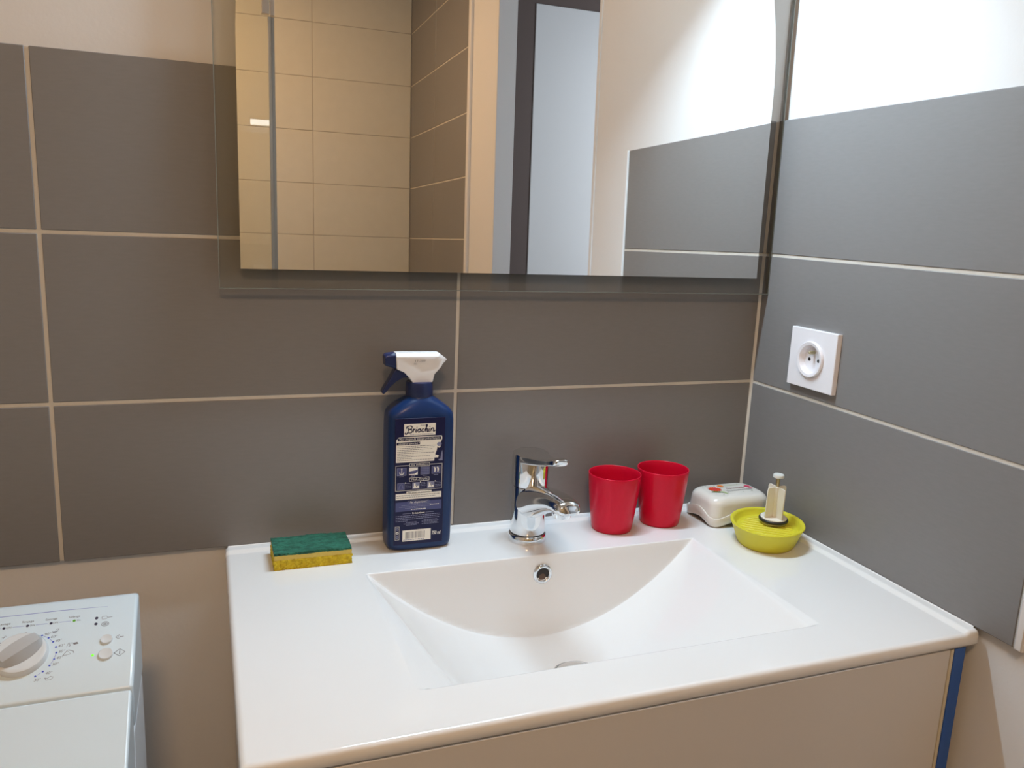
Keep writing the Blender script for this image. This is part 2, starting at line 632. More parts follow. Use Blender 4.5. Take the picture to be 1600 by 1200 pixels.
# ================================================================== WASHBASIN
ZK = 0.850
bx0, bx1, by0, by1 = -0.6465, -0.1685, -0.1225, -0.392
BXC, BHW = (bx0 + bx1) / 2, (bx1 - bx0) / 2
VW, VD = 0.811, 0.460


def smin(a, b, k):
    h = max(k - abs(a - b), 0.0) / k
    return min(a, b) - h * h * k * 0.25


def smax(a, b, k):
    return -smin(-a, -b, k)


def sstep(t):
    t = max(0.0, min(1.0, t))
    return t * t * (3 - 2 * t)


def basin_depth(x, y):
    wd = 0.030 * max(0.0, min(1.0, (-0.14 - y) / 0.25))
    if x > BXC:
        wd *= 0.3
    hw = BHW - wd
    u = (x - BXC) / hw
    par = 0.114 * (1 - u * u) if abs(u) < 1.4 else -1
    strip = 0.30 * (BHW - abs(x - BXC))
    d = smax(par, strip, 0.0015) if abs(x - BXC) < BHW + 0.01 else min(par, strip)
    # shallow fall towards the waste
    d = smin(d, 9.0 * (by0 - 0.0005 - y), 0.004)
    d = smin(d, 1.7 * (y - by1), 0.006)
    return smax(d, 0.0, 0.004) - 0.001 if d > -0.004 else 0.0


def basin_z(x, y):
    d = max(0.0, basin_depth(x, y))
    z = ZK - d
    # raised lip along the two walls
    z += 0.0035 * sstep((y + 0.020) / 0.008)
    z += 0.0035 * sstep((x + 0.020) / 0.008) if y < -0.02 else 0.0035 * sstep((x + 0.020) / 0.008) * (1 - sstep((y + 0.020) / 0.008))
    # rounded edges
    R_ = 0.006
    for dist, rr_ in ((x + VW, R_), (y + VD, R_), (-x, 0.0012), (-y, 0.0012)):
        if dist < rr_:
            t = (rr_ - max(dist, 0.0)) / rr_
            z -= rr_ * (1 - math.sqrt(max(0.0, 1 - t * t)))
    return z


def spaced(a, b, dense, base):
    """sorted coordinates a..b, step base, refined around the dense (centre, halfwidth, step) spots"""
    s = set()
    n = int((b - a) / base)
    for i in range(n + 1):
        s.add(round(a + (b - a) * i / n, 5))
    for c, hw, st in dense:
        k = int(hw / st)
        for i in range(-k, k + 1):
            v = c + i * st
            if a <= v <= b:
                s.add(round(v, 5))
    L = sorted(s)
    out = [L[0]]
    for v in L[1:]:
        if v - out[-1] > 0.0004:
            out.append(v)
    out[-1] = b
    return out


X_ = spaced(-VW, 0.0, [(-VW, 0.007, 0.001), (0.0, 0.022, 0.0015), (bx0, 0.012, 0.0012), (bx0 + .018, 0.016, 0.0016), (bx1, 0.012, 0.0012), (bx1 - .018, .016, .0016)], 0.005)
Y_ = spaced(-VD, 0.0, [(-VD, 0.007, 0.001), (0.0, 0.022, 0.0015), (by0 - 0.004, 0.014, 0.0008), (by1, 0.012, 0.0012)], 0.005)
vs, fs = [], []
nx, ny = len(X_), len(Y_)
for y in Y_:
    for x in X_:
        vs.append((x, y, basin_z(x, y)))
for j in range(ny - 1):
    for i in range(nx - 1):
        fs.append((j * nx + i, j * nx + i + 1, (j + 1) * nx + i + 1, (j + 1) * nx + i))
# skirt
border = [i for i in range(nx)] + [j * nx + nx - 1 for j in range(1, ny)] + [(ny - 1) * nx + i for i in range(nx - 2, -1, -1)] + [j * nx for j in range(ny - 2, 0, -1)]
base = len(vs)
ZB = ZK - 0.0165
for k, b in enumerate(border):
    x, y, z = vs[b]
    vs.append((x, y, ZB + 0.004))
base2 = len(vs)
for k, b in enumerate(border):
    x, y, z = vs[b]
    xx = min(max(x, -VW + 0.003), -0.003)
    yy = min(max(y, -VD + 0.004), -0.003)
    vs.append((xx, yy, ZB))
nb = len(border)
for k in range(nb):
    k2 = (k + 1) % nb
    fs.append((border[k2], border[k], base + k, base + k2))
    fs.append((base + k2, base + k, base2 + k, base2 + k2))
q = MB()
q.add(vs, fs)
wb = thing('washbasin', 'white ceramic washbasin top with wide shallow bowl on the vanity cabinet', 'washbasin', (-0.4055, -0.23, ZK))
slab = q.build('basin', M['ceramic'], wb, smooth=180)
slab.location = -Vector(wb.location)
for axis_, a_, b_ in (('y', -VD + 0.008, -0.0022), ('x', -VW + 0.004, -0.0002)):
    q = MB()
    q.prism([(-0.0018, ZK + 0.0033), (-0.0002, ZK + 0.0046), (-0.0002, ZK + 0.0020), (-0.0018, ZK + 0.0020)], a_, b_, axis_)
    q.build('sealant_bead', M['ceramic'], wall_right if axis_ == 'y' else wall_back)
# underside rim
q = MB()
zi = ZB
q.box((-VW + 0.003, -VD + 0.004, zi), (-VW + 0.02, -0.003, zi + 0.001))
q.box((-0.02, -VD + 0.004, zi), (-0.003, -0.003, zi + 0.001))
q.box((-VW + 0.02, -VD + 0.004, zi), (-0.02, -VD + 0.03, zi + 0.001))
u_ = q.build('underside', M['ceramic'], wb)
u_.location = -Vector(wb.location)
# overflow ring in the upright back of the bowl
oy = by0 - 0.0035
q = MB()
q.lathe([(0.0088, 0.0), (0.0092, 0.0022), (0.0108, 0.0032), (0.0132, 0.0022), (0.0140, 0.0)], (-0.4065, oy, 0.8235), 40, cap0=False, cap1=False, axis='y')
o = q.build('overflow_ring', M['chrome'], wb, smooth=180)
o.location = -Vector(wb.location)
q = MB()
q.lathe([(0.0090, 0.0), (0.0090, 0.0006)], (-0.4065, oy, 0.8235), 32, axis='y')
o = q.build('overflow_hole_disc', M['dark'], wb)  # dark disc on the surface, stands in for the shaded hole
o.location = -Vector(wb.location)
q = MB()
q.lathe([(0.0, 0.0008), (0.005, 0.0006)], (-0.4070, oy - 0.0003, 0.8193), 16, axis='y', cap0=False)
o = q.build('overflow_throat', M['rust'], wb)
o.location = -Vector(wb.location)
# waste: chrome dome in the bowl floor
q = MB()
q.lathe([(0.034, -0.004), (0.034, 0.0008), (0.0315, 0.0022), (0.030, 0.001)], (-0.4, -0.2410, ZK - 0.1135), 40, cap1=False)
q.lathe([(0.0285, -0.002), (0.0285, 0.004), (0.024, 0.0065), (0.013, 0.0082), (0.0, 0.0086)], (-0.4, -0.2410, ZK - 0.1135), 40)
o = q.build('waste_cap', M['chrome'], wb, smooth=40)
o.location = -Vector(wb.location)

# ================================================================== VANITY CABINET
cab = thing('vanity_cabinet', 'white vanity cabinet under the washbasin with a strip of blue film', 'cabinet', (-0.41, -0.22, 0.25))
cz0, cz1 = 0.25, ZB - 0.0005
def cb(name, a, b, m, bevel=0.001):
    o = box_obj(name, a, b, m, cab, bevel=bevel)
    o.location = -Vector(cab.location)
    return o
cb('side_panel', (-0.804, -0.440, cz0), (-0.786, -0.004, cz1), M['lacquer'])
cb('side_panel', (-0.0290, -0.4548, cz0), (-0.0125, -0.004, cz1), M['lacquer'])
cb('bottom_panel', (-0.786, -0.438, cz0), (-0.0295, -0.004, cz0 + 0.018), M['lacquer'])
cb('back_panel', (-0.786, -0.010, cz0 + 0.018), (-0.0295, -0.004, 0.60), M['lacquer'])
cb('blue_film', (-0.0290, -0.4560, cz0), (-0.0125, -0.4549, cz1 - 0.001), M['bluefilm'], 0)
cb('edge_band', (-0.0345, -0.4560, cz0 + 0.002), (-0.0300, -0.4415, cz1 - 0.001), M['ivory'], 0.0004)
cb('drawer_front', (-0.804, -0.4560, 0.545), (-0.0352, -0.4405, cz1 - 0.001), M['lacquer'], 0.0015)
cb('drawer_front', (-0.804, -0.4560, cz0 + 0.002), (-0.0352, -0.4405, 0.541), M['lacquer'], 0.0015)

# ================================================================== WALL SOCKET
so = thing('wall_socket', 'white square wall socket with round recess on the grey tiles at right', 'socket', (0.0, -0.1405, 1.1145))
def sl(o):
    return o
# plate with a round opening: outer square ring bridged to a circle, local coordinates, out along -x
n = 64
hw_, hh_ = 0.0475, 0.0430
sq, ci, ci2 = [], [], []
for i in range(n):
    a = 2 * math.pi * i / n + math.pi / 4
    c_, s_ = math.cos(a), math.sin(a)
    k = 1 / max(abs(c_), abs(s_))
    sq.append((c_ * k * hw_, s_ * k * hh_))
    ci.append((c_ * 0.0265, s_ * 0.0265))
q = MB()
q.rings([[(-0.0, y, z) for y, z in sq], [(-0.0072, y, z) for y, z in sq], [(-0.0080, y * .985, z * .985) for y, z in sq], [(-0.0080, y, z) for y, z in ci], [(-0.001, y, z) for y, z in ci]], cap0=False, cap1=False)
q.build('plate', M['switchplastic'], so, smooth=30)
q = MB()
q.lathe([(0.0264, 0.002), (0.0263, 0.0105), (0.0252, 0.0118), (0.0212, 0.0112), (0.0202, 0.0090), (0.0196, 0.0022), (0.0, 0.002)], (0, 0.001, 0), 56, axis='x', cap0=False, cap1=False)
q.build('round_insert', M['switchplastic'], so, smooth=40)
q = MB()
q.lathe([(0.0024, 0.002), (0.0024, 0.011), (0.0010, 0.0130), (0, 0.0131)], (0, 0.001, 0.0100), 16, axis='x', cap0=False)
q.build('earth_pin', M['brass'], so, smooth=40)
for yy in (-0.0095, 0.0095):
    q = MB()
    q.lathe([(0.0026, 0.0), (0.0026, 0.0024)], (0, 0.001 + yy, -0.001), 16, axis='x')
    q.build('contact_hole_disc', M['dark'], so)  # dark disc in place of a shaded opening

# ================================================================== FAUCET
FX, FY = -0.4065, -0.064
fa = thing('mixer_tap', 'chrome single lever mixer tap on the washbasin ledge', 'tap', (FX, FY, ZK))
q = MB()
q.lathe([(0.0268, 0.0), (0.0270, 0.0015), (0.0268, 0.0095), (0.0255, 0.0112), (0.0248, 0.0114)], (0, 0, 0), 56)
q.build('base_ring', M['chrome'], fa, smooth=40)


def sell(cx, y, cz, hw, hh, e=2.6, n=40, tilt=0.0):
    r = []
    for i in range(n):
        a = 2 * math.pi * i / n
        c_, s_ = math.cos(a), math.sin(a)
        px = math.copysign(abs(c_) ** (2 / e), c_) * hw
        pz = math.copysign(abs(s_) ** (2 / e), s_) * hh
        r.append((cx + px, y + pz * tilt, cz + pz))
    return r


q = MB()
q.lathe([(0.0245, 0.0128), (0.0250, 0.0140), (0.0248, 0.03), (0.0244, 0.055), (0.0244, 0.078), (0.0238, 0.0808)], (0, 0, 0), 56)
sp = [(-0.002, 0.058, 0.0230, 0.0225), (-0.022, 0.063, 0.0220, 0.0215), (-0.045, 0.073, 0.0205, 0.0185), (-0.072, 0.0820, 0.0188, 0.0150),
      (-0.098, 0.0888, 0.0178, 0.0122), (-0.120, 0.0912, 0.0172, 0.0105), (-0.131, 0.0915, 0.0162, 0.0094), (-0.136, 0.0915, 0.0138, 0.0074), (-0.1375, 0.0915, 0.010, 0.0045)]
q.rings([sell(0, y, z, a, b, 2.5, 40, 0.25) for y, z, a, b in sp])
q.build('body_with_spout', M['chrome'], fa, smooth=50)
q = MB()
q.lathe([(0.0240, 0.0100), (0.0240, 0.0130)], (0, 0, 0), 56)
q.build('groove_ring', M['rubber'], fa, smooth=40)  # black ring gives the groove above the base its dark shade
q = MB()
q.lathe([(0.0116, 0.0740), (0.0122, 0.0750), (0.0122, 0.086), (0.010, 0.090)], (0, -0.1120, 0), 32)
q.build('aerator', M['chrome'], fa, smooth=40)
q = MB()
q.lathe([(0.0236, 0.0815), (0.0256, 0.0825), (0.0258, 0.085), (0.0258, 0.124), (0.0250, 0.1275), (0.022, 0.1290), (0.010, 0.1300), (0, 0.1302)], (0, 0, 0), 56, cap0=True)
# lever: tapered flat arm from the cap forward
lv = [(0.004, 0.1225, 0.0235, 0.0070), (-0.015, 0.1232, 0.0220, 0.0072), (-0.035, 0.1262, 0.0175, 0.0066), (-0.055, 0.1300, 0.0135, 0.0056), (-0.080, 0.1368, 0.0112, 0.0050), (-0.099, 0.1420, 0.0106, 0.0050), (-0.1030, 0.1432, 0.0094, 0.0040), (-0.1045, 0.1436, 0.0074, 0.0026)]
q.rings([sell(0, y, z, a, b, 4.0, 40) for y, z, a, b in lv])
q.build('lever_handle', M['chrome'], fa, smooth=45)

# ================================================================== SPRAY BOTTLE
BX, BY = -0.5620, -0.0400
HWB, HDB = 0.0468, 0.0265
bo = thing('spray_bottle', 'dark blue spray bottle with white trigger head standing beside the sponge', 'bottle', (BX, BY, ZK))


def brng(z, hw, hd, e, n=64):
    r = []
    for i in range(n):
        a = 2 * math.pi * i / n
        c_, s_ = math.cos(a), math.sin(a)
        r.append((math.copysign(abs(c_) ** (2 / e), c_) * hw, math.copysign(abs(s_) ** (2 / e), s_) * hd, z))
    return r


bz = [(0.0, 0.03820, .0205, 4), (0.001, 0.04106, .0230, 4.2), (0.004, 0.04345, .0253, 4.6), (0.009, 0.04431, .0262, 5), (0.02, 0.04450, .0265, 5.2), (0.10, 0.04469, .0265, 5.2), (0.170, 0.04469, .0265, 5.2),
      (0.180, 0.04450, .0264, 5), (0.185, 0.04412, .0262, 4.8), (0.189, 0.04278, .0258, 4.5), (0.193, 0.03992, .0250, 4.2), (0.197, 0.03533, .0238, 3.8), (0.202, 0.02865, .0218, 3.2), (0.206, 0.02244, .0195, 2.6), (0.2085, 0.01850, .0175, 2.1), (0.211, 0.01700, .0170, 2)]
q = MB()
q.rings([brng(*b) for b in bz])
q.build('bottle_body', M['navy'], bo, smooth=60)
# knurled cap collar
rs = []
for z, r0 in ((0.2085, .0165), (0.2090, .0176), (0.2105, .0179), (0.226, .0176), (0.2285, .0170), (0.2290, .0150)):
    n = 96
    rs.append([((r0 + (0.00025 if i % 2 else -0.00015)) * math.cos(2 * math.pi * i / n), (r0 + (0.00025 if i % 2 else -0.00015)) * math.sin(2 * math.pi * i / n), z) for i in range(n)])
q = MB()
q.rings(rs)
q.build('screw_collar', M['navydark'], bo, smooth=50)
# head: faceted white body
def hp(x, z):
    return (x - BX, z - ZK)
head = [(-0.5960, 1.1181), (-0.5383, 1.1176), (-0.5262, 1.1082), (-0.5345, 1.1000), (-0.5442, 1.0893), (-0.5468, 1.0785), (-0.5735, 1.0785), (-0.5765, 1.0835), (-0.5850, 1.0925), (-0.5950, 1.0970)]
head = [hp(*p) for p in head]
cxh = sum(p[0] for p in head) / len(head)
def scl(pts, s, dz=0.0):
    cx = -0.004
    cz = 0.248
    return [((x - cx) * s + cx, (z - cz) * s + cz) for x, z in pts]
q = MB()
rr = []
for y, topdrop in ((-0.0105, 1), (-0.0060, 0), (0.0060, 0), (0.0105, 1)):
    ring = []
    for i, (x, z) in enumerate(head):
        zz, xx = z, x
        if topdrop and i in (0, 1):
            zz = z - 0.0050
        if topdrop and i == 2:
            xx = x - 0.006
            zz = z + 0.000
        yy = y
        if topdrop and i == 2:
            yy = y * 0.55
        ring.append((xx, yy, zz))
    rr.append(ring)
q.rings(rr)
q.build('spray_head', M['whiteplastic'], bo, bevel=0.0008, seg=2)
q = MB()
noz = [hp(*p) for p in [(-0.5964, 1.1178), (-0.5952, 1.0970), (-0.6095, 1.1013), (-0.6104, 1.1135), (-0.6080, 1.1165)]]
rr = []
for y, s in ((-0.0090, 0.7), (-0.0065, 1.0), (0.0065, 1.0), (0.0090, 0.7)):
    cz = 0.2572
    rr.append([(x, y, (z - cz) * s + cz) for x, z in noz])
q.rings(rr)
q.build('nozzle', M['navydark'], bo, bevel=0.0008, seg=2)
q = MB()
tr = [(-0.5962, 1.0965), (-0.5845, 1.0925), (-0.5780, 1.0855), (-0.5865, 1.0842), (-0.5950, 1.0795), (-0.6020, 1.0730), (-0.6085, 1.0650), (-0.6118, 1.0632), (-0.6133, 1.0660), (-0.6105, 1.0720), (-0.6045, 1.0815), (-0.6000, 1.0900)]
q.prism([hp(*p) for p in tr], -0.0065, 0.0065)
q.build('trigger', M['navydark'], bo, bevel=0.0012, seg=2)
dd = Decal((0, -0.01062, 0), (1, 0, 0), (0, 0, 1), (0, -1, 0))
hx, hz = -BX, -ZK
def HD(x, z):
    return (x - BX, z - ZK)
u, v = HD(-0.5645, 1.1074)
dd.text('17-209', u, v, 0.0042, M['printgrey'], width=0.0135)
u, v = HD(-0.5703, 1.1040)
dd.text('022', u, v, 0.0030, M['printgrey'], width=0.0048)
dd.build('date_print', bo)

# label panel with all its print
lb = MB()
lb.box((-0.6000 - BX, -0.02765, 0.8605 - ZK), (-0.5325 - BX, -0.0262, 1.0350 - ZK))
label = lb.build('label', M['labelink'], bo, bevel=0.0004)
D = Decal((0, -0.02767, 0), (1, 0, 0), (0, 0, 1), (0, -1, 0))
NV, CR, GV, BD = M['labelink'], M['labelcream'], M['labelgrey'], M['labelband']


def R4(a, b, m, k=1):
    D.rect(a[0] - BX, a[1] - ZK, b[0] - BX, b[1] - ZK, m, k)


def F4(a, b, t, m, k=1):
    D.frame(a[0] - BX, a[1] - ZK, b[0] - BX, b[1] - ZK, t, m, k)


def T(s, x, z, size, m, k=2, **kw):
    D.text(s, x - BX, z - ZK, size, m, k, **kw)


def LN(x0, x1, z, h, m, k=2, seed=0, **kw):
    D.lines(x0 - BX, x1 - BX, z - ZK, h, m, k, seed, **kw)


# brand plate, script lettering drawn as pen strokes
R4((-0.5882, 1.0115), (-0.5458, 1.0275), CR)
def pen(pts, w, x0, z0, s):
    c = smooth_curve(pts, 5)
    nn = len(c)
    D.stroke([(x0 + p[0] * s - BX, z0 + p[1] * s - ZK) for p in c], [w * s * (0.55 + 0.45 * abs(math.sin(3.0 * i / nn * math.pi))) for i in range(nn)], NV, 2)
lx, lz, ls = -0.5876, 1.0150, 0.00103
script = [
    # B: long slanted stem with curl, then two bowls
    [(4.6, 9.2), (4.2, 6.5), (3.2, 3.0), (1.8, 0.6), (0.4, 0.0), (-0.2, 1.2), (0.6, 2.0)],
    [(1.8, 7.0), (2.0, 9.4), (4.8, 10.6), (8.0, 10.2), (8.6, 8.2), (6.6, 6.4), (4.8, 6.0)],
    [(4.8, 6.0), (8.0, 5.8), (8.8, 3.6), (7.4, 1.8), (4.8, 1.6), (4.0, 2.6)],
    # r
    [(9.6, 6.0), (10.8, 6.4), (10.4, 4.2), (9.9, 2.2)], [(10.5, 4.6), (11.8, 6.2), (13.0, 6.1)],
    # i
    [(14.2, 6.2), (13.6, 3.6), (13.7, 2.3), (14.8, 2.8)], [(14.7, 8.2), (14.9, 8.6), (15.1, 8.3)],
    # o
    [(18.4, 6.2), (16.6, 5.6), (16.0, 3.6), (17.0, 2.3), (18.8, 2.8), (19.6, 4.8), (18.4, 6.2), (20.4, 5.6)],
    # c
    [(24.0, 5.9), (22.6, 6.2), (21.2, 4.8), (21.3, 2.9), (22.8, 2.3), (24.4, 3.2)],
    # h with tall loop
    [(25.0, 4.4), (27.6, 8.6), (28.6, 11.0), (27.6, 11.4), (26.8, 8.4), (26.0, 4.6), (25.6, 2.3)], [(26.0, 4.4), (27.6, 6.2), (28.7, 5.8), (28.1, 3.4), (28.4, 2.4), (29.6, 2.9)],
    # i
    [(31.0, 6.4), (30.4, 3.8), (30.5, 2.5), (31.6, 3.0)], [(31.6, 8.4), (31.8, 8.8), (32.0, 8.5)],
    # n
    [(33.2, 6.2), (33.6, 6.2), (33.1, 4.0), (32.8, 2.4)], [(33.1, 4.0), (34.6, 6.3), (36.6, 6.6), (36.9, 5.4), (36.4, 3.4), (36.6, 2.4), (37.8, 2.6), (38.8, 4.0)],
]
for s_ in script:
    pen(s_, 1.55, lx + 0.0012, lz - 0.0012, ls)
T('Jacques', -0.5625, 1.0254, 0.0028, NV, shear=0.3)
LN(-0.5800, -0.5490, 1.0131, 0.0008, M['labelgrey'], seed=4, wmin=0.001, wmax=0.003)
# banner and text panel
D.poly([(x - BX, z - ZK) for x, z in [(-0.5982, 0.9757), (-0.5468, 0.9757), (-0.5462, 0.9820), (-0.5440, 0.9870), (-0.5425, 0.9960), (-0.5375, 1.0020), (-0.5362, 1.0065), (-0.5370, 1.0100), (-0.5950, 1.0100), (-0.5982, 1.0060)]], CR, 1)
R4((-0.5962, 1.0048), (-0.5380, 1.0088), NV, 2)
T("Mon vinaigre de ménage prêt à l'emploi", -0.5671, 1.0068, 0.0040, CR, 3, shear=0.25, width=0.0550)
R4((-0.5978, 0.9992), (-0.5665, 1.0030), NV, 2)
T("Qu'est-ce que c'est ?", -0.5815, 1.0011, 0.0034, CR, 3, shear=0.25, width=0.0280)
for i in range(9):
    L_ = [0.052, 0.050, 0.047, 0.035, 0.050, 0.022, 0.044, 0.020, 0.049][i]
    LN(-0.5968, -0.5968 + L_, 0.9971 - i * 0.00232, 0.00075, M['printgrey'], 2, seed=10 + i, wmin=0.001, wmax=0.0035)
# small figure of a woman at the right of the text
fx = -0.5402
D.disc(fx - BX, 0.9985 - ZK, 0.0032, GV, 2, ry=0.0026)
D.disc(fx - 0.0003 - BX, 0.9955 - ZK, 0.0021, CR, 3)
D.disc(fx - 0.0003 - BX, 0.9965 - ZK, 0.0022, GV, 4, ry=0.0010)
D.poly([(x - BX, z - ZK) for x, z in [(-0.5445, 0.9760), (-0.5452, 0.9860), (-0.5425, 0.9925), (-0.5395, 0.9930), (-0.5365, 0.9915), (-0.5352, 0.9840), (-0.5350, 0.9750), (-0.5380, 0.9742)]], NV, 2)
D.poly([(x - BX, z - ZK) for x, z in [(-0.5385, 0.9760), (-0.5372, 0.9860), (-0.5358, 0.9900), (-0.5353, 0.9840), (-0.5352, 0.9755)]], GV, 3)
D.poly([(x - BX, z - ZK) for x, z in [(-0.5475, 0.9818), (-0.5440, 0.9838), (-0.5405, 0.9825), (-0.5415, 0.9800), (-0.5460, 0.9800)]], CR, 3)
D.disc(-0.5385 - BX, 0.9768 - ZK, 0.0024, GV, 4, ry=0.0012)
# uses and instructions frame
F4((-0.5986, 0.9366), (-0.5353, 0.9715), 0.0005, CR, 1)
R4((-0.5800, 0.9688), (-0.5527, 0.9740), NV, 2)
F4((-0.5800, 0.9692), (-0.5527, 0.9740), 0.0005, CR, 3)
T('Ses utilisations', -0.5663, 0.9716, 0.0036, CR, 4, shear=0.25, width=0.0235)
for x0, x1 in ((-0.5967, -0.5840), (-0.5808, -0.5685), (-0.5650, -0.5528), (-0.5497, -0.5379)):
    R4((x0, 0.9576), (x1, 0.9682), BD, 1)
    F4((x0, 0.9576), (x1, 0.9682), 0.0006, GV, 2)
    LN(x0 + 0.003, x1 - 0.003, 0.9562, 0.0008, GV, 2, seed=int(-x0 * 1e4))
def SK(pts, w, m=CR, k=3):
    D.stroke([(x - BX, z - ZK) for x, z in pts], w, m, k)
SK([(-0.59035, 0.9666), (-0.59035, 0.9600)], 0.0008)
D.disc(-0.59035 - BX, 0.9667 - ZK, 0.0009, CR, 3)
SK(smooth_curve([(-0.5932, 0.9625), (-0.5926, 0.9602), (-0.59035, 0.9592), (-0.5881, 0.9602), (-0.5875, 0.9625)], 4), 0.0009)
D.poly([(x - BX, z - ZK) for x, z in [(-0.5804, 0.9678), (-0.5689, 0.9678), (-0.5689, 0.9650), (-0.5720, 0.9640), (-0.5804, 0.9628)]], CR, 3)
D.poly([(x - BX, z - ZK) for x, z in [(-0.5804, 0.9580), (-0.5689, 0.9580), (-0.5689, 0.9620), (-0.5730, 0.9592), (-0.5804, 0.9590)]], CR, 3)
for t_ in (0.25, 0.5, 0.75):
    x = -0.5645 + t_ * 0.0112
    SK([(x, 0.9584), (x, 0.9676)], 0.0004, GV)
    z = 0.9581 + t_ * 0.0096
    SK([(-0.5644, z), (-0.5534, z)], 0.0004, GV)
for dx in (-0.0020, 0.0022):
    SK(smooth_curve([(-0.5452 + dx, 0.9660), (-0.5436 + dx, 0.9658), (-0.5432 + dx, 0.9625), (-0.5436 + dx, 0.9598)], 4), [0.0008 + 0.0014 * math.sin(i / 12 * math.pi) for i in range(13)])
R4((-0.5800, 0.9488), (-0.5530, 0.9540), NV, 2)
F4((-0.5800, 0.9490), (-0.5530, 0.9540), 0.0005, CR, 3)
T("Mode d'emploi", -0.5665, 0.9516, 0.0038, CR, 4, shear=0.25, width=0.0215)
for i, x0 in enumerate((-0.5960, -0.5757, -0.5555)):
    R4((x0, 0.9384), (x0 + 0.0098, 0.9474), GV if i else BD, 1)
    F4((x0, 0.9384), (x0 + 0.0098, 0.9474), 0.0005, GV, 2)
    if i:
        D.poly([(x0 + a - BX, 0.9384 + b - ZK) for a, b in [(0.0008, 0.0008), (0.009, 0.0008), (0.0088, 0.0042), (0.006, 0.0034), (0.0042, 0.0076), (0.0022, 0.0080), (0.0020, 0.0035)]], CR, 3)
        SK([(x0 + 0.0030, 0.9462), (x0 + 0.0064, 0.9402)], 0.0006, NV, 4)
    else:
        SK(smooth_curve([(x0 + 0.0020, 0.9395), (x0 + 0.0035, 0.9440), (x0 + 0.0060, 0.9455), (x0 + 0.0078, 0.9400)], 4), 0.0006, GV, 3)
    for r_ in range(4):
        LN(x0 + 0.0108, x0 + 0.0182 if i < 2 else x0 + 0.0192, 0.9466 - r_ * 0.0021, 0.0007, GV, 2, seed=40 + i * 7 + r_, wmin=0.001, wmax=0.003)
    D.disc(x0 + 0.0110 - BX, 0.9474 - ZK, 0.0008, CR, 3)
# white strip
R4((-0.5980, 0.9243), (-0.5357, 0.9326), CR, 1)
R4((-0.5836, 0.9320), (-0.5493, 0.9354), CR, 1)
T('Mon astuce de grand-mère', -0.5665, 0.9334, 0.0032, NV, 2, shear=0.25, width=0.0310)
LN(-0.5970, -0.5370, 0.9297, 0.0009, M['printgrey'], 2, seed=61, wmin=0.001, wmax=0.004)
LN(-0.5970, -0.5440, 0.9271, 0.0009, M['printgrey'], 2, seed=62, wmin=0.001, wmax=0.004)
# violet band
R4((-0.5978, 0.9078), (-0.5354, 0.9208), BD, 1)
F4((-0.5816, 0.9178), (-0.5524, 0.9218), 0.0004, GV, 3)
T('Pas de panique !', -0.5670, 0.9198, 0.0036, CR, 3, shear=0.25, width=0.0235)
LN(-0.5900, -0.5480, 0.9160, 0.0007, GV, 2, seed=71)
LN(-0.5930, -0.5500, 0.9138, 0.0007, GV, 2, seed=72)
LN(-0.5510, -0.5385, 0.9150, 0.0010, CR, 3, seed=74, wmin=0.001, wmax=0.002)
LN(-0.5850, -0.5570, 0.9118, 0.0007, GV, 2, seed=73)
LN(-0.5770, -0.5560, 0.9098, 0.0011, CR, 3, seed=75, wmin=0.001, wmax=0.002)
T('Précautions', -0.5667, 0.9044, 0.0032, CR, 2, bold=0.00008, width=0.0168)
SK([(-0.5880, 0.9044), (-0.5765, 0.9044)], 0.0005, GV, 2)
SK([(-0.5570, 0.9044), (-0.5455, 0.9044)], 0.0005, GV, 2)
for i, L_ in enumerate((0.0600, 0.0610, 0.0605, 0.0160)):
    LN(-0.5976, -0.5976 + L_, 0.9014 - i * 0.0024, 0.0009, GV, 2, seed=80 + i)
for i in range(3):
    LN(-0.5865 + 0.003 * (i != 1), -0.5660 - 0.003 * (i != 1), 0.8919 - i * 0.0018, 0.0008, GV, 2, seed=90 + i)
for i in range(4):
    LN(-0.5620 + 0.003 * (i % 2 == 0), -0.5375 - 0.003 * (i % 2 == 0), 0.8938 - i * 0.0018, 0.0008, GV, 2, seed=95 + i)
# bar code
R4((-0.5880, 0.8653), (-0.5491, 0.8810), CR, 1)
rb = random.Random(5)
x = -0.5838
while x < -0.5575:
    wbar = rb.choice([0.0003, 0.0005, 0.0008])
    R4((x, 0.8690), (x + wbar, 0.8786), M['printgrey'], 2)
    x += wbar + rb.choice([0.0003, 0.0004, 0.0009])
LN(-0.5868, -0.5580, 0.8672, 0.0010, GV, 2, seed=100, wmin=0.001, wmax=0.002)
T('750 ml', -0.5417, 0.8740, 0.0068, CR, 2, shear=0.2, bold=0.00015, width=0.0122)
F4((-0.5982, 0.8680), (-0.5922, 0.8870), 0.0004, CR, 1)
for i, z in enumerate((0.8836, 0.8780, 0.8720)):
    D.disc(-0.5952 - BX, z - ZK, 0.0017, GV if i != 1 else CR, 2, ry=0.0020)
    D.disc(-0.5952 - BX, z - ZK, 0.0008, NV, 3)
D.build('label_print', label)

# ================================================================== SPONGE
spg = thing('sponge', 'yellow sponge with green scouring pad on the left of the washbasin ledge', 'sponge', (-0.7062, -0.0570, ZK))


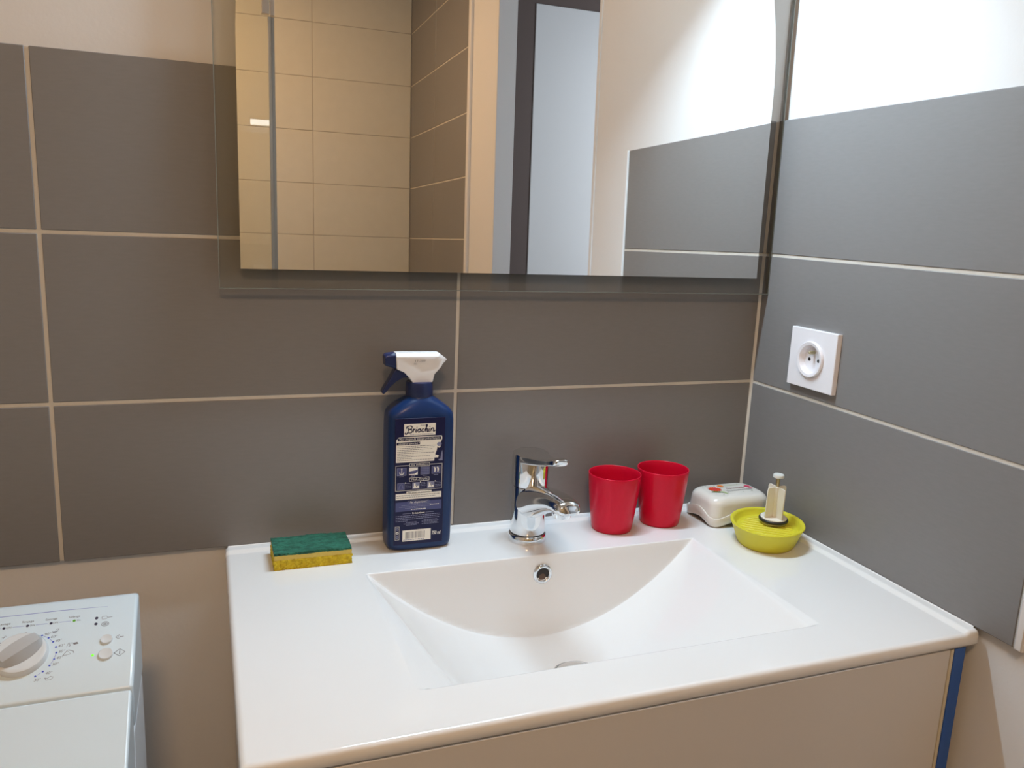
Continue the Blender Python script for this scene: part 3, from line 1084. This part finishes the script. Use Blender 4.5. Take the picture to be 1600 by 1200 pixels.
def rough_slab(hx_, hy_, z0, z1, nx_, ny_, nz_, amp, seed, m, name, parent, sub=0, wav=0.0):
    r = random.Random(seed)
    bm = bmesh.new()
    pos = {}
    def key(i, j, k):
        return (i, j, k)
    for i in range(nx_ + 1):
        for j in range(ny_ + 1):
            for k in range(nz_ + 1):
                if i in (0, nx_) or j in (0, ny_) or k in (0, nz_):
                    x = -hx_ + 2 * hx_ * i / nx_
                    y = -hy_ + 2 * hy_ * j / ny_
                    z = z0 + (z1 - z0) * k / nz_
                    dx = r.uniform(-amp, amp)
                    dy = r.uniform(-amp, amp)
                    dz = r.uniform(-amp, amp) if k == nz_ else (0 if k == 0 else r.uniform(-amp, amp))
                    w_ = wav * math.sin(x * 90 + 1) * (1 if k > 0 else 0)
                    pos[key(i, j, k)] = bm.verts.new((x + dx, y + dy + wav * math.sin(x * 140), max(z + dz * .6 + w_, 0.0)))
    def face(a, b, c, d):
        try:
            bm.faces.new((pos[a], pos[b], pos[c], pos[d]))
        except ValueError:
            pass
    for i in range(nx_):
        for j in range(ny_):
            for k in (0, nz_):
                face((i, j, k), (i + 1, j, k), (i + 1, j + 1, k), (i, j + 1, k))
    for i in range(nx_):
        for k in range(nz_):
            for j in (0, ny_):
                face((i, j, k), (i + 1, j, k), (i + 1, j, k + 1), (i, j, k + 1))
    for j in range(ny_):
        for k in range(nz_):
            for i in (0, nx_):
                face((i, j, k), (i, j + 1, k), (i, j + 1, k + 1), (i, j, k + 1))
    bmesh.ops.recalc_face_normals(bm, faces=bm.faces)
    me = bpy.data.meshes.new(name)
    bm.to_mesh(me)
    bm.free()
    me.materials.append(m)
    me.polygons.foreach_set('use_smooth', [True] * len(me.polygons))
    me.set_sharp_from_angle(angle=math.radians(60))
    o = bpy.data.objects.new(name, me)
    COL.objects.link(o)
    o.parent = parent
    return o


rough_slab(0.0485, 0.0275, 0.0, 0.0130, 76, 42, 10, 0.00095, 1, M['sponge'], 'sponge_body', spg)
rough_slab(0.0482, 0.0273, 0.0130, 0.0190, 60, 34, 4, 0.00030, 2, M['glue'], 'glue_layer', spg)
rough_slab(0.0482, 0.0273, 0.0190, 0.0222, 96, 54, 2, 0.00060, 3, M['scour'], 'scouring_pad', spg, wav=0.0005)

# ================================================================== CUPS
cupprof = [(0.0, 0.0022), (0.02685, 0.0022), (0.02803, 0.0006), (0.02894, 0.0002), (0.03003, 0.0030), (0.03140, 0.012), (0.03349, 0.028), (0.03549, 0.046), (0.03713, 0.062), (0.03822, 0.076), (0.03877, 0.0850),
           (0.03858, 0.0858), (0.03767, 0.0860), (0.03713, 0.0850), (0.03658, 0.076), (0.03549, 0.062), (0.03385, 0.046), (0.03185, 0.028), (0.02967, 0.012), (0.02730, 0.0050), (0.0, 0.0045)]
cup = thing('tumbler', 'red plastic tumbler nearest the tap, overlapping the other red tumbler', 'cup', (-0.2680, -0.0560, ZK), 'red tumblers on the washbasin ledge')
q = MB()
q.lathe(cupprof, (0, 0, 0), 72, cap0=False, cap1=False)
cup_body = q.build('cup_body', M['red'], cup, smooth=180)
q = MB()
q.lathe([(0.0009, 0), (0.0007, 0.0006)], (0, 0, 0), 12)
for cx_, cy_, lab in ((-0.1830, -0.0500, 'red plastic tumbler beside the white soap box, right of the other red tumbler'),):
    c2 = cup.copy()
    COL.objects.link(c2)
    c2.location = (cx_, cy_, ZK)
    c2['label'] = lab
    for ch in list(cup.children):
        c3 = ch.copy()
        COL.objects.link(c3)
        c3.parent = c2

# ================================================================== SOAP BOX
SBX, SBY = -0.0645, -0.0590
sb = thing('soap_box', 'white plastic soap box with red flower printed on its lid, in the corner', 'soap box', (SBX, SBY, ZK), rot=(0, 0, math.radians(1)))


def rrect(hx_, hy_, r, n=10):
    pts = []
    for cx, cy, a0 in ((hx_ - r, hy_ - r, 0), (-hx_ + r, hy_ - r, 90), (-hx_ + r, -hy_ + r, 180), (hx_ - r, -hy_ + r, 270)):
        for i in range(n + 1):
            a = math.radians(a0 + 90 * i / n)
            pts.append((cx + r * math.cos(a), cy + r * math.sin(a)))
    # extra points on the straights
    out = []
    N = len(pts)
    for i in range(N):
        p, q_ = pts[i], pts[(i + 1) % N]
        out.append(p)
        if i % (n + 1) == n:
            k = 14
            for j in range(1, k):
                out.append((p[0] + (q_[0] - p[0]) * j / k, p[1] + (q_[1] - p[1]) * j / k))
    return out


def wave(x, y, hx_, hy_):
    """1 at mid sides, 0 at corners"""
    tx = min(1, abs(x) / hx_)
    ty = min(1, abs(y) / hy_)
    if ty > tx:
        return 0.5 + 0.5 * math.cos(math.pi * min(1, tx * 1.0))
    return 0.5 + 0.5 * math.cos(math.pi * min(1, ty * 1.0))


hx_, hy_ = 0.0575, 0.0405
def ring_rr(hx2, hy2, r, zf):
    return [(x, y, zf(x, y)) for x, y in rrect(hx2, hy2, r)]
q = MB()
wv = lambda x, y: wave(x, y, hx_, hy_)
rg = [ring_rr(hx_ - 0.006, hy_ - 0.006, 0.012, lambda x, y: 0.0022 + 0.008 * wv(x, y)),
      ring_rr(hx_ - 0.0030, hy_ - 0.0030, 0.013, lambda x, y: 0.0003 + 0.0075 * wv(x, y)),
      ring_rr(hx_ - 0.0012, hy_ - 0.0012, 0.0145, lambda x, y: 0.0022 + 0.0075 * wv(x, y)),
      ring_rr(hx_, hy_, 0.016, lambda x, y: 0.0125 + 0.0105 * wv(x, y)),
      ring_rr(hx_ - 0.0006, hy_ - 0.0006, 0.0155, lambda x, y: 0.0138 + 0.0105 * wv(x, y)),
      ring_rr(hx_ - 0.0025, hy_ - 0.0025, 0.0145, lambda x, y: 0.0136 + 0.0105 * wv(x, y)),
      ring_rr(hx_ - 0.0035, hy_ - 0.0035, 0.0140, lambda x, y: 0.0080 + 0.0105 * wv(x, y))]
q.rings(rg, cap0=False, cap1=False)
q.build('tray', M['soapbox'], sb, smooth=60)
q = MB()
rg = [ring_rr(hx_ - 0.0032, hy_ - 0.0032, 0.0145, lambda x, y: 0.0085 + 0.0100 * wv(x, y))]
for t_ in range(0, 9):
    a = t_ / 8 * math.pi / 2
    ins = 0.0030 + 0.0115 * (1 - math.cos(a)) + 0.0010
    zz = 0.0315 + 0.0135 * math.sin(a)
    rg.append(ring_rr(hx_ - ins, hy_ - ins, 0.0180, lambda x, y, zz=zz: zz))
rg.append(ring_rr(hx_ - 0.022, hy_ - 0.022, 0.012, lambda x, y: 0.0458))
rg.append(ring_rr(hx_ - 0.034, hy_ - 0.034, 0.004, lambda x, y: 0.0460))
q.rings(rg, cap0=False, cap1=True)
lid = q.build('lid', M['soapbox'], sb, smooth=60)
LD = Decal((0, 0, 0.04625), (1, 0, 0), (0, 1, 0), (0, 0, 1), step=0.00008)
# big gerbera-like flower
def flower(u, v, r, m, k, n=14, squash=1.0, inner=None):
    pts = []
    for i in range(n * 2):
        a = math.pi * i / n
        rr_ = r if i % 2 == 0 else r * 0.72
        pts.append((u + rr_ * math.cos(a), v + rr_ * squash * math.sin(a)))
    LD.poly(pts, m, k)
    if inner:
        LD.disc(u, v, r * 0.25, inner, k + 1)
flower(-0.026, 0.004, 0.0115, M['flowerred'], 2, inner=M['badge'])
flower(-0.008, 0.0150, 0.0060, M['floworange'], 2, inner=M['flowerred'])
LD.poly(smooth_curve([(-0.040, -0.006), (-0.032, -0.004), (-0.022, -0.0105), (-0.030, -0.0115), (-0.040, -0.006)], 4), M['leaf'], 1)
LD.poly(smooth_curve([(-0.024, -0.008), (-0.018, -0.008), (-0.0175, -0.0200), (-0.022, -0.015), (-0.024, -0.008)], 4), M['leafpale'], 1)
LD.text('Dermanelle', 0.010, 0.0020, 0.0085, M['textred'], 2, shear=0.25, width=0.034)
for i in range(2):
    LD.lines(-0.012, 0.034, -0.0062 - i * 0.0032, 0.0011, M['printgrey'], 1, 30 + i)
LD.lines(0.000, 0.026, 0.0145, 0.0010, M['leafpale'], 1, 36)
LD.disc(0.0345, 0.0045, 0.0050, M['badge'], 2, ry=0.0045)
LD.disc(0.0345, -0.0045, 0.0038, M['badge'], 2, ry=0.0020)
r = random.Random(8)
for i in range(16):
    LD.disc(r.uniform(-0.042, 0.036), r.choice([r.uniform(-0.022, -0.013), r.uniform(0.012, 0.022)]), r.uniform(0.0005, 0.0012), M['printgrey'] if i % 2 else M['leaf'], 1, n=6)
LD.build('lid_print', lid)

# ================================================================== SOAP DISH
DX, DY, DROT = -0.0695, -0.1600, math.radians(50)
sd = thing('soap_dish', 'lime green oval soap dish with ribbed floor near the right wall', 'soap dish', (DX, DY, ZK), rot=(0, 0, DROT))


def orr(a, b, z, n=72):
    return [(a * math.cos(2 * math.pi * i / n), b * math.sin(2 * math.pi * i / n), z) for i in range(n)]


DA, DB = 0.0615, 0.0525
q = MB()
q.rings([orr(DA - .0150, DB - .0150, 0.0), orr(DA - .0125, DB - .0125, 0.0006), orr(DA - .0110, DB - .0110, 0.0035), orr(DA - .0050, DB - .0050, 0.0190), orr(DA - .0012, DB - .0012, 0.0285), orr(DA, DB, 0.0300), orr(DA - .0006, DB - .0006, 0.0310), orr(DA - .0030, DB - .0030, 0.0313),
         orr(DA - .0052, DB - .0052, 0.0305), orr(DA - .0064, DB - .0064, 0.0290), orr(DA - .0085, DB - .0085, 0.0222), orr(DA - .0110, DB - .0110, 0.0208), orr(DA - .0180, DB - .0180, 0.0200), orr(0.001, 0.001, 0.0200)])
q.build('dish_body', M['lime'], sd, smooth=50)
# parallel ribs in the floor
for i in range(-4, 5):
    q = MB()
    xx = i * 0.0095
    half = DB * math.sqrt(max(0, 1 - (xx / DA) ** 2)) - 0.0155
    if half < 0.008:
        continue
    rg = []
    for y, s in ((-half, 0.25), (-half + 0.003, 0.8), (-half + 0.006, 1), (half - 0.006, 1), (half - 0.003, 0.8), (half, 0.25)):
        rg.append([(xx + 0.0024 * s * math.cos(a), y, 0.0200 + 0.0022 * s * math.sin(a)) for a in [math.pi * k / 8 for k in range(9)]])
    q.rings(rg)
    q.build('rib', M['lime'], sd, smooth=60)

# ================================================================== WASTE PLUG
pg = thing('waste_plug', 'cream plastic waste plug with fins and screw, standing upside down in the green soap dish', 'plug', (-0.0505, -0.1490, ZK + 0.0222), rot=(math.radians(2), math.radians(-1), math.radians(4)))
q = MB()
q.lathe([(0.0150, 0.0), (0.0185, 0.0012), (0.0195, 0.0035), (0.0190, 0.0045)], (0, 0, 0), 48)
q.build('cap_disc', M['brass'], pg, smooth=40)
q = MB()
q.lathe([(0.0190, 0.0045), (0.0206, 0.0050), (0.0212, 0.0068), (0.0206, 0.0085), (0.0185, 0.0090)], (0, 0, 0), 48)
q.build('rubber_ring', M['rubber'], pg, smooth=60)
q = MB()
q.lathe([(0.0188, 0.0088), (0.0188, 0.0100), (0.0175, 0.0106), (0, 0.0107)], (0, 0, 0), 48)
q.build('plastic_disc', M['cream'], pg, smooth=40)
for a in (0, 90, 180, 270):
    q = MB()
    prof = [(0.003, 0.0105), (0.0170, 0.0105), (0.0172, 0.0535), (0.0160, 0.0560), (0.0135, 0.0570), (0.003, 0.0570)]
    q.prism(prof, -0.0009, 0.0009, 'y')
    o = q.build('fin', M['cream'], pg, bevel=0.0003)
    o.rotation_euler = (0, 0, math.radians(a))
q = MB()
q.lathe([(0.0042, 0.0105), (0.0042, 0.0565), (0.0030, 0.0575)], (0, 0, 0), 24)
q.build('core', M['cream'], pg, smooth=40)
q = MB()
prof = []
zt = 0.0570
while zt < 0.0715:
    prof += [(0.0026, zt), (0.0030, zt + 0.0005), (0.0026, zt + 0.0010)]
    zt += 0.0010
q.lathe(prof, (0, 0, 0), 20)
q.build('screw', M['brass'], pg, smooth=60)
q = MB()
q.lathe([(0.0060, 0.0710), (0.0078, 0.0715), (0.0080, 0.0745), (0.0072, 0.0758), (0, 0.0760)], (0, 0, 0), 32)
q.build('screw_head', M['pale'], pg, smooth=40)

# ================================================================== WASHING MACHINE
wm = thing('washing_machine', 'white top loading washing machine with programme dial left of the washbasin', 'washing machine', (-1.103, -0.45, 0.0))
MX1, MX0 = -0.903, -1.303
def wl(o):
    o.location = Vector(o.location) - Vector(wm.location)
    return o


def extr_round(prof, x0, x1, r, name, m, bevel_seg=4):
    q = MB()
    q.prism(prof, x0, x1, 'x')
    return wl(q.build(name, m, wm, bevel=r, seg=bevel_seg))


A = Vector((MX1, -0.1735, 0.8785))
edir = Vector((0, -math.cos(math.radians(25.363)), -math.sin(math.radians(25.363))))
ndir = Vector((0, -math.sin(math.radians(25.363)), math.cos(math.radians(25.363))))
seam = A + edir * 0.1131
lid_e = Vector((0, -math.cos(math.radians(27.5)), -math.sin(math.radians(27.5))))
le = seam + lid_e * 0.20
# control panel cowl
sY, sZ = seam.y, seam.z
extr_round([(-0.162, 0.8770), (-0.1735, 0.8785), (sY + 0.0024, sZ + 0.0012), (sY + 0.0012, sZ + 0.0002), (sY + 0.0005, sZ - 0.0012), (sY + 0.0005, sZ - 0.045), (-0.162, sZ - 0.045)], MX0, MX1, 0.0045, 'control_panel', M['enamel'], 4)
# lid
extr_round([(sY - 0.0010, sZ - 0.0010), (le.y, le.z), (-0.60, le.z - 0.012), (-0.745, le.z - 0.016), (-0.750, le.z - 0.030), (sY - 0.0010, le.z - 0.030)], MX0 + 0.001, MX1 - 0.001, 0.0028, 'lid', M['enamel'], 4)
# cabinet shell
q = MB()
q.prism([(-0.166, sZ - 0.0455), (sY - 0.004, sZ - 0.0455), (sY - 0.02, le.z - 0.0305), (-0.752, le.z - 0.0305), (-0.755, 0.02), (-0.160, 0.02)], MX0 + 0.0005, MX1 - 0.0005, 'x')
wl(q.build('cabinet_shell', M['machineside'], wm, bevel=0.004, seg=3))
# rounded shoulder rail on the right side
for fx_ in (MX0 + 0.04, MX1 - 0.04):
    for fy_ in (-0.70, -0.21):
        q = MB()
        q.lathe([(0.018, 0.0), (0.018, 0.012), (0.010, 0.021)], (fx_, fy_, 0), 20)
        wl(q.build('foot', M['rubber'], wm, smooth=40))

# frame of the sloping panel: u = world x, v = distance down the slope
PO = Vector((0, A.y, A.z))
MD = Decal(tuple(PO - Vector(wm.location)), (1, 0, 0), tuple(edir), tuple(ndir), step=0.00008)


def mtext(s, u, v, size, m, k=1, rot=0.0, **kw):
    """text upright for a reader standing in front (v grows towards the reader)"""
    vs_, fs_ = text_mesh(s, size, kw.get('shear', 0.0), kw.get('bold', 0.0))
    sx = 1.0
    if kw.get('width'):
        xs = [p[0] for p in vs_]
        sx = kw['width'] / (max(xs) - min(xs))
    MD.mb.add([MD.P(u + p[0] * sx, v - p[1], k) for p in vs_], fs_, m)


INKB, INKL, INKD, GR = M['inkblue'], M['inkline'], M['inkdark'], M['printgrey']
MD.rect(-1.29, 0.0092 - 0.0004, -0.975, 0.0092 + 0.0004, INKL)
MD.poly([(-0.975, 0.0088), (-0.932, 0.0104), (-0.932, 0.0106), (-0.975, 0.0096)], INKL)
leds = [(-1.0256, 0.0239), (-1.0047, 0.0241), (-0.9835, 0.0243), (-0.9624, 0.0245), (-1.0466, 0.0237)]
for i, (u, v) in enumerate(leds):
    MD.disc(u, v, 0.0014, INKD if i != 3 else M['leddim'], 2, ry=0.0015)
    mtext('ON' if i != 3 else 'Fin', u + 0.0042, v, 0.0030, GR, 2)
for i in (4, 0, 1, 2):
    u, v = leds[i]
    MD.rect(u + 0.0075, v - 0.00025, u + 0.0180, v + 0.00025, INKL)
for s_, i in (('Lavage', 0), ('Rinçage', 1), ('Essorage', 2), ('Vidange', 3), ('Prélavage', 4)):
    u, v = leds[i]
    mtext(s_, u - 0.0002, v - 0.0052, 0.0036, GR, 2, width=0.0105)
for u, v in ((-0.9416, 0.0245), (-0.9417, 0.0319)):
    MD.disc(u, v, 0.0016, INKD, 2, ry=0.0017)
# key and spiral pictograms
MD.stroke([(-0.9362, 0.0232), (-0.9322, 0.0232), (-0.9312, 0.0249), (-0.9322, 0.0266), (-0.9362, 0.0266), (-0.9368, 0.0249)], 0.0004, GR, 1, True)
MD.rect(-0.9310, 0.0246, -0.9268, 0.0252, GR)
for r_ in (0.0034, 0.0021):
    MD.stroke([(-0.9330 + r_ * math.cos(2 * math.pi * i / 16), 0.0332 + r_ * 0.85 * math.sin(2 * math.pi * i / 16)) for i in range(16)], 0.0005, GR, 1, True)
MD.disc(-0.9330, 0.0332, 0.0009, GR, 1)
# reset and start symbols
MD.stroke([(-0.9222, 0.0516), (-0.9188, 0.0488), (-0.9180, 0.0516), (-0.9188, 0.0544)], 0.0005, GR, 1, True)
MD.rect(-0.9200, 0.0492, -0.9195, 0.0540, GR)
MD.rect(-0.9180, 0.0512, -0.9145, 0.0519, GR)
MD.stroke([(-0.9226, 0.0708), (-0.9173, 0.0665), (-0.9122, 0.0708), (-0.9173, 0.0750)], 0.0006, INKD, 1, True)
MD.rect(-0.9176, 0.0686, -0.9170, 0.0730, INKD)
MD.disc(-0.9419, 0.0702, 0.0013, M['led'], 2, ry=0.0013)
# programme ring
ring = [(-0.9899, 0.0383, '90°'), (-0.9838, 0.0424, '60°'), (-0.9792, 0.0478, '40°'), (-0.9759, 0.0545, '40°'), (-0.9749, 0.0615, '60°'), (-0.9761, 0.0688, '40°'), (-0.9793, 0.0757, '30°'), (-0.9844, 0.0817, '40°'), (-0.9904, 0.0860, '30°')]
for i, (u, v, s_) in enumerate(ring):
    MD.disc(u, v, 0.0010, INKB, 2)
    dx, dy = (0.0046, -0.0008)
    if i == 8:
        dx, dy = (0.0020, 0.0045)
    if i == 7:
        dx, dy = (0.0052, 0.0025)
    mtext(s_, u + dx, v + dy, 0.0042, GR, 2, shear=0.2)
for a_, b_ in ((0, 1), (1, 2), (4, 5), (5, 6), (7, 8)):
    pa, pb = Vector(ring[a_][:2]), Vector(ring[b_][:2])
    d_ = (pb - pa).normalized() * 0.0016
    MD.stroke([tuple(pa + d_), tuple(pb - d_)], 0.0005, INKL, 1)
for u, v in ((-1.0200, 0.0380), (-1.0263, 0.0419), (-1.031, 0.047), (-1.034, 0.054), (-1.035, 0.061), (-1.034, 0.068)):
    MD.disc(u, v, 0.0009, INKD, 2)
MD.stroke([(-1.0052 + 0.0016 * math.cos(2 * math.pi * i / 14), 0.0338 + 0.0016 * math.sin(2 * math.pi * i / 14)) for i in range(14)], 0.0004, GR, 1, True)
# textile pictograms
MD.stroke([(-0.9815, 0.0345), (-0.9805, 0.0362), (-0.9768, 0.0355), (-0.9755, 0.0322), (-0.9778, 0.0330), (-0.9782, 0.0348)], 0.0005, GR, 1)
MD.poly([(-0.9812, 0.0350), (-0.9770, 0.0352), (-0.9775, 0.0364), (-0.9805, 0.0364)], INKD, 2)
MD.stroke([(-0.9665, 0.0562), (-0.9650, 0.0512), (-0.9640, 0.0512), (-0.9645, 0.0562)], 0.0004, GR, 1)
MD.stroke([(-0.9638, 0.0560), (-0.9625, 0.0515), (-0.9608, 0.0520)], 0.0005, GR, 1)
MD.poly([(-0.9612, 0.0522), (-0.9570, 0.0515), (-0.9560, 0.0538), (-0.9600, 0.0545)], GR, 2)
MD.stroke([(-0.9690, 0.0662), (-0.9655, 0.0605), (-0.9618, 0.0650), (-0.9690, 0.0662)], 0.0006, GR, 1)
MD.stroke([(-0.9645, 0.0600), (-0.9600, 0.0618), (-0.9590, 0.0645)], 0.0006, GR, 1)
MD.stroke([(-0.9820, 0.0892), (-0.9806, 0.0920), (-0.9765, 0.0920), (-0.9745, 0.0892), (-0.9775, 0.0880), (-0.9795, 0.0900), (-0.9820, 0.0892)], 0.0005, GR, 1)
MD.stroke([(-1.0285, 0.0330), (-1.0275, 0.0365), (-1.0245, 0.0365), (-1.0230, 0.0330)], 0.0004, GR, 1)
MD.stroke([(-1.0260, 0.0345), (-1.0240, 0.0358), (-1.0218, 0.0335)], 0.0004, GR, 1)
MD.build('panel_print', wm)


def on_panel(name, build, u, v, m, h0=0.0):
    """objects built around a local z axis, placed on the sloping panel"""
    q = MB()
    build(q)
    o = q.build(name, m, wm, smooth=40)
    rot = Matrix((Vector((1, 0, 0)), -edir, ndir)).transposed().to_4x4()
    o.matrix_local = Matrix.Translation(PO + Vector((u, 0, 0)) + edir * v + ndir * h0 - Vector(wm.location)) @ rot
    return o


def btn(r):
    def f(q):
        q.lathe([(r * 1.02, 0.0), (r, 0.0016), (r * 0.92, 0.0024), (r * 0.5, 0.0020), (0, 0.0018)], (0, 0, 0), 32)
    return f


on_panel('push_button', btn(0.0056), -0.9304, 0.0535, M['knob'])
on_panel('push_button', btn(0.0068), -0.9300, 0.0712, M['knob'])


def dialf(q):
    q.lathe([(0.0245, 0.0), (0.0240, 0.0040), (0.0228, 0.0062), (0.0205, 0.0070), (0.0190, 0.0068), (0, 0.0066)], (0, 0, 0), 64)


dial = on_panel('programme_dial', dialf, -1.0060, 0.0600, M['knob'], 0.0)


def gripf(q):
    # raised rounded wing with flat grey top
    L1, Hh = 0.0222, 0.0165
    rg = []
    for t_ in [i / 12 for i in range(13)]:
        x = -L1 + 2 * L1 * t_
        e_ = math.sqrt(max(0.0, 1 - (x / (L1 * 1.0001)) ** 2))
        ht = 0.0066 + (Hh - 0.0066) * (e_ ** 0.45)
        wb_, wt_ = 0.0125 * e_ + 0.0004, 0.0062 * (e_ ** 0.5) + 0.0003
        rg.append([(x, -wb_, 0.0064), (x, -wt_, ht), (x, wt_, ht), (x, wb_, 0.0064)])
    q.rings(rg)


grip = on_panel('dial_grip', gripf, -1.0060, 0.0600, M['knobgrip'], 0.0)
grip.parent = dial
grip.matrix_parent_inverse = Matrix.Identity(4)
grip.matrix_local = Matrix.Rotation(math.radians(38), 4, 'Z')
dm = Decal((0, 0, 0.00715), (1, 0, 0), (0, 1, 0), (0, 0, 1))
dm.stroke([(0.0212 * math.cos(math.radians(a)), 0.0212 * math.sin(math.radians(a))) for a in range(150, 221, 7)], 0.0010, INKD, 1)
dm.build('pointer_mark', dial)
